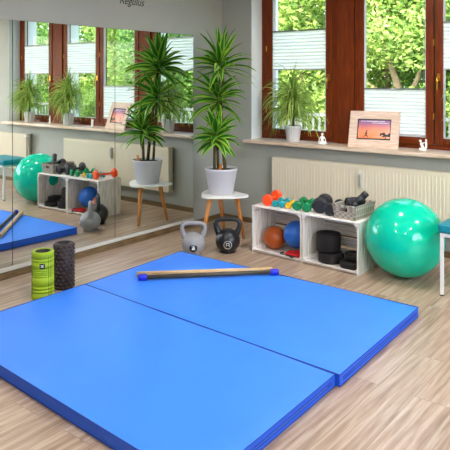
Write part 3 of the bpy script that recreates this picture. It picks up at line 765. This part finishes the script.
def sunset():
    m = bpy.data.materials.new('sunset_print'); m.use_nodes = True; t_ = m.node_tree; b = t_.nodes['Principled BSDF']; L = t_.links.new
    tc = t_.nodes.new('ShaderNodeTexCoord'); s = t_.nodes.new('ShaderNodeSeparateXYZ'); L(tc.outputs['Generated'], s.inputs[0])
    n = t_.nodes.new('ShaderNodeTexNoise'); n.inputs['Scale'].default_value = 3; L(tc.outputs['Generated'], n.inputs[0])
    a = t_.nodes.new('ShaderNodeMath'); a.operation = 'MULTIPLY_ADD'; a.inputs[1].default_value = .25; L(n.outputs[0], a.inputs[0]); L(s.outputs[2], a.inputs[2])
    r = t_.nodes.new('ShaderNodeValToRGB'); e = r.color_ramp.elements
    e[0].position = .12; e[0].color = (*lin((205, 96, 62)), 1); e[1].position = 1; e[1].color = (*lin((150, 104, 150)), 1)
    for p_, c in ((.3, (240, 136, 82)), (.55, (238, 142, 100)), (.78, (205, 118, 118))): q = e.new(p_); q.color = (*lin(c), 1)
    L(a.outputs[0], r.inputs[0]); L(r.outputs[0], b.inputs['Base Color']); b.inputs['Roughness'].default_value = .2; return m
M['sunset'] = sunset()
m = MB(); m.box(-W+bw, W-bw, .012, .015, bw, H-bw); m.xform(R_); pic = m.build('picture', 'sunset', pf)
s = MB(); y = .0113
def flat(poly, mb, y=y):
    n = len(poly); vs = [(x, y, z) for x, z in poly]+[(x, y+.0007, z) for x, z in poly]
    mb.add(vs, [tuple(range(n)), tuple(range(n, 2*n))[::-1]]+[(i, n+i, n+(i+1) % n, (i+1) % n) for i in range(n)])
def limb(a, b, r, mb):
    a, b = Vector(a), Vector(b); d = (b-a).normalized(); n_ = Vector((-d.y, d.x))*r; flat([tuple(a+n_), tuple(a-n_), tuple(b-n_), tuple(b+n_)], mb)
limb((-.162, .092), (.162, .094), .004, s)                           # ground line
cx = -.077
limb((cx, .128), (cx+.004, .158), .006, s); limb((cx, .130), (cx+.018, .118), .0042, s); limb((cx+.018, .118), (cx+.014, .104), .003, s)
limb((cx, .130), (cx-.012, .116), .004, s); limb((cx-.012, .116), (cx-.026, .114), .003, s); limb((cx+.003, .155), (cx-.012, .143), .0025, s); limb((cx+.003, .155), (cx+.016, .142), .0025, s)
flat([(cx+.006+.007*math.cos(a*PI/6), .168+.008*math.sin(a*PI/6)) for a in range(12)], s)
rnd = random.Random(2)
for k in range(26):
    c_ = (.112+rnd.uniform(-.048, .045), .128+rnd.uniform(-.014, .022)); r = rnd.uniform(.008, .016)
    flat([(min(c_[0]+r*math.cos(a*PI/4), .161), c_[1]+r*.6*math.sin(a*PI/4)) for a in range(8)], s, y+.0001*k/26)
limb((.115, .095), (.12, .13), .004, s)
s.xform(R_); s.build('silhouette', 'bland', pic)
for zz, s_, tx in ((.268, .021, 'DREAM BIG AND RUN'), (.249, .013, 'every step forward')):
    pass
s = MB(); rnd = random.Random(7)                                      # unreadable pale lettering lines of the print
for zz, x0, x1, hh in ((.268, -.13, .10, .0045), (.252, -.02, .135, .003)):
    x = x0
    while x < x1:
        w_ = rnd.uniform(.005, .011)
        flat([(x, zz-hh), (x+w_*.75, zz-hh), (x+w_*.75, zz+hh*rnd.uniform(.5, 1.1)), (x, zz+hh)], s); x += w_+(.006 if rnd.random() < .2 else .0015)
s.xform(R_); s.build('caption_lines', 'white', pic)
m = MB(); m.box(-.03, .03, 0, .004, .02, .30); mm_ = Matrix.Translation((0, .125, 0)) @ Matrix.Rotation(.12, 4, 'X')
m.xform(Matrix.Translation((0, .15, -.018)) @ Matrix.Rotation(.10, 4, 'X')); m.build('stand', 'gap', pf)

# ------------------------------------------------------------------ figurines
def figurine(loc, rz, label, pose):
    m = MB(); r = .0085
    if pose == 0:     # cross-legged, hands on knees
        m.tube([(-.038, -.008, .012), (-.02, -.03, .011), (.012, -.034, .012), (.03, -.02, .012)], [.008, .010, .010, .008], 10)
        m.tube([(.040, -.006, .012), (.022, -.022, .014), (-.01, -.030, .016)], [.009, .010, .008], 10)
        m.sphere((0, 0, .018), .02, 16, (1.7, 1.1, .9)); m.tube([(0, 0, .015), (0, .002, .045), (0, 0, .072), (0, 0, .084)], [.017, .013, .015, .006], 14)
        m.sphere((0, -.001, .096), .012, 16, (1, 1, 1.15))
        for s_ in (-1, 1): m.tube([(s_*.012, 0, .074), (s_*.026, -.004, .052), (s_*.032, -.014, .026)], [.006, .005, .005], 8)
    elif pose == 1:   # balancing with one leg and arms raised
        m.sphere((0, 0, .010), .018, 16, (1.5, 1, .55)); m.tube([(0, 0, .012), (-.005, 0, .034), (-.016, 0, .060), (-.018, 0, .072)], [.012, .012, .012, .006], 12)
        m.sphere((-.022, 0, .084), .011, 14); m.tube([(-.012, 0, .062), (.004, 0, .068), (.020, 0, .072)], [.006, .005, .005], 8)
        m.tube([(.004, 0, .018), (.022, 0, .030), (.024, 0, .060), (.022, 0, .100)], [.010, .010, .008, .006], 10)
        m.tube([(-.004, 0, .014), (-.026, 0, .020), (-.032, 0, .006)], [.009, .008, .006], 10)
    else:             # arms overhead
        m.sphere((0, 0, .014), .02, 16, (1.5, 1.1, .7)); m.tube([(0, 0, .012), (0, 0, .04), (0, 0, .066), (0, 0, .076)], [.016, .011, .013, .005], 12); m.sphere((0, 0, .086), .011, 14)
        for s_ in (-1, 1): m.tube([(s_*.012, 0, .066), (s_*.020, 0, .088), (s_*.003, 0, .115)], [.005, .0045, .004], 8)
    o = m.build('yoga_figurine', 'figure', None, loc=loc); o.rotation_euler = (0, 0, rz); o.scale = (1.12, 1.12, 1.12); tag(o, label, 'figurine', 'small white figurines on the sill')
figurine((1.335, -.055, .9362), .6, 'small white seated figurine between the left plant and picture frame', 0)
figurine((2.347, .03, .9362), .35, 'small white figurine with raised limbs right of the picture frame', 1)
figurine((3.32, .03, .9362), .5, 'small white upright figurine seen between two plants in the mirror', 2)

# ------------------------------------------------------------------ bench
bn = thing('padded_bench', 'white-legged bench with a teal cushion at the right edge', 'bench', (3.15, -.84, 0))
m = MB(); m.box(-.30, .30, -.20, .20, .465, .535); m.build('cushion', 'cushion', bn, bevel=.018, seg=4)
m = MB(); 
for y in (-.185, .165): m.box(-.285, .285, y, y+.022, .438, .463)
for x in (-.285, .263): m.box(x, x+.022, -.163, .165, .438, .463)
m.build('rail_frame', 'steel', bn)
for x in (-.285, .263):
    for y in (-.185, .165):
        m = MB(); m.box(x, x+.022, y, y+.022, .004, .438); lg = m.build('leg', 'steel', bn); f = MB(); f.box(x-.001, x+.023, y-.001, y+.023, 0, .008); f.build('foot_cap', 'gap', lg)

# ------------------------------------------------------------------ garden
struct(B(-40, 50, .5, 60, -.75, -.5).build('ground', 'grass'))
fence_first = None
def fence_panel():
    t = thing('garden_fence', '', 'fence')
    m = MB()
    for k in range(17): m.box(.03+k*.118, .075+k*.118, 0, .02, .06, 1.50)
    m.build('pickets', 'fence', t)
    m = MB(); m.box(0, 2, .02, .05, .3, .37); m.box(0, 2, .02, .05, 1.2, 1.27); m.box(0, 2, -.02, .05, 1.5, 1.55); m.build('rails', 'fence', t)
    m = MB(); m.box(-.04, .04, .02, .1, 0, 1.6); m.build('post', 'fence', t); return t
fp = fence_panel()
for i in range(9):
    o = fp if i == 0 else copy_tree(fp); o.location = (-3.0+2.0*i, 3.3, -.5); o['group'] = 'fence panels in the garden'; o['label'] = 'pale garden fence panel outside the windows'
def leaves(mb, c, r, n, size, seed):
    rnd = random.Random(seed)
    for _ in range(n):
        while True:
            d = Vector((rnd.uniform(-1, 1), rnd.uniform(-1, 1), rnd.uniform(-1, 1)))
            if .02 < d.length <= 1: break
        d = d.normalized()*(rnd.random()**.35)
        p = Vector((c[0]+d.x*r[0], c[1]+d.y*r[1], c[2]+d.z*r[2]))
        u = Vector((rnd.gauss(0, 1), rnd.gauss(0, 1), rnd.gauss(0, .6))).normalized(); v_ = u.cross(Vector((rnd.gauss(0, 1), rnd.gauss(0, 1), rnd.gauss(0, 1)))).normalized()
        s = size*rnd.uniform(.6, 1.3); a, b = u*s, v_*s*.42
        o = len(mb.v); mb.v += [tuple(p-a), tuple(p-a*.1+b), tuple(p+a), tuple(p-a*.1-b)]
        mb.f.append((o, o+1, o+2, o+3)); mb.sm.append(False); mb.mi.append(0)
    mb.noflip = True
def bushy(name, seed, mm, size, lobes, per, trunkh):
    t = thing(name, '', 'tree' if 'tree' in name else 'shrub'); rnd = random.Random(seed); m = MB(); lob = []
    for k in range(lobes):
        c = (rnd.uniform(-.8, .8), rnd.uniform(-.6, .6), trunkh+rnd.uniform(.2, 3.2)); r = rnd.uniform(.5, .85); lob.append(c)
        leaves(m, c, (r, r, r*.8), per, size, seed*31+k)
    m.build('foliage', mm, t)
    b = MB(); b.tube([(0, 0, 0), (.05, 0, trunkh*.5+.3), (.0, .05, trunkh+1.0), (.1, 0, trunkh+2.2)], [.10, .085, .06, .03], 10)
    for k in range(6):
        c = lob[k]; z = .5+trunkh*.6+.25*k; b.tube([(.02, .02, min(z, c[2])), (c[0]*.5, c[1]*.5, (z+c[2])/2+.1), c], [.045, .03, .012], 8)
    b.build('trunk', 'bark', t); return t
T1 = bushy('leafy_tree', 11, 'outleaf2', .058, 16, 1000, .9)
T2 = bushy('garden_shrub', 12, 'outleaf', .05, 16, 1000, .1)
T3 = bushy('garden_shrub', 13, 'outleaf3', .056, 16, 950, .2)
used = set()
rnd = random.Random(5)
def put(src, x, y, rz, s, lb):
    o = src if src.name not in used else copy_tree(src); used.add(src.name)
    o.location = (x, y, -.5); o.rotation_euler = (0, 0, rz); o.scale = (s, s, s); o['label'] = lb; o['group'] = 'trees and shrubs in the garden'
kinds = [T1, T2, T3]; nm = {T1.name: 'bright yellow-green leafy tree', T2.name: 'mid green shrub', T3.name: 'deep green shrub'}
for i in range(13):
    x = -4.6+1.42*i; k = kinds[[0, 1, 0, 0, 2, 0, 1, 2, 1, 0, 2, 1, 0][i]]
    put(k, x, 5.2+rnd.uniform(-.5, .5), rnd.uniform(0, 6), rnd.uniform(.95, 1.2), nm[k.name]+' in the front row outside the windows')
for i in range(12):
    x = -8.5+2.1*i; k = kinds[(i*2+1) % 3]
    put(k, x, 9.8+rnd.uniform(-.6, .6), rnd.uniform(0, 6), rnd.uniform(1.4, 1.8), nm[k.name]+' in the far row outside the windows')
for i, x in enumerate((-1.7, .35, 5.0, 6.4, 8.3)):
    put(T2 if i % 2 else T1, x, 2.55, i*1.3, .42, 'low bush in front of the garden fence')
bt_ = MB(); bt_.tube([(0, 0, 0), (.05, 0, .9), (.0, .05, 1.7), (-.25, 0, 2.5), (-.5, .1, 3.4)], [.09, .075, .065, .045, .025], 12)
bt_.tube([(0, .05, 1.65), (.25, 0, 2.1), (.5, .1, 3.0)], [.05, .035, .02], 10); bt_.tube([(0, .03, 1.5), (-.35, -.05, 1.9), (-.9, 0, 2.2)], [.035, .028, .015], 8)
tr = thing('branching_tree', 'forked bare lower tree trunk behind the middle sash', 'tree', (.45, 4.2, -.5)); bt_.build('trunk', 'bark', tr)
lm = MB()
for k, c in enumerate(((-.5, .1, 3.6), (.5, .1, 3.3), (-1.0, 0, 2.6), (.1, .3, 4.0), (-.2, .5, 2.9), (.7, .4, 2.6), (-.35, -.45, 2.75), (.35, -.4, 2.7), (-.9, -.3, 1.7), (.6, -.3, 1.6))): leaves(lm, c, (.6, .5, .5), 700, .055, 100+k)
lm.build('foliage', 'outleaf2', tr)
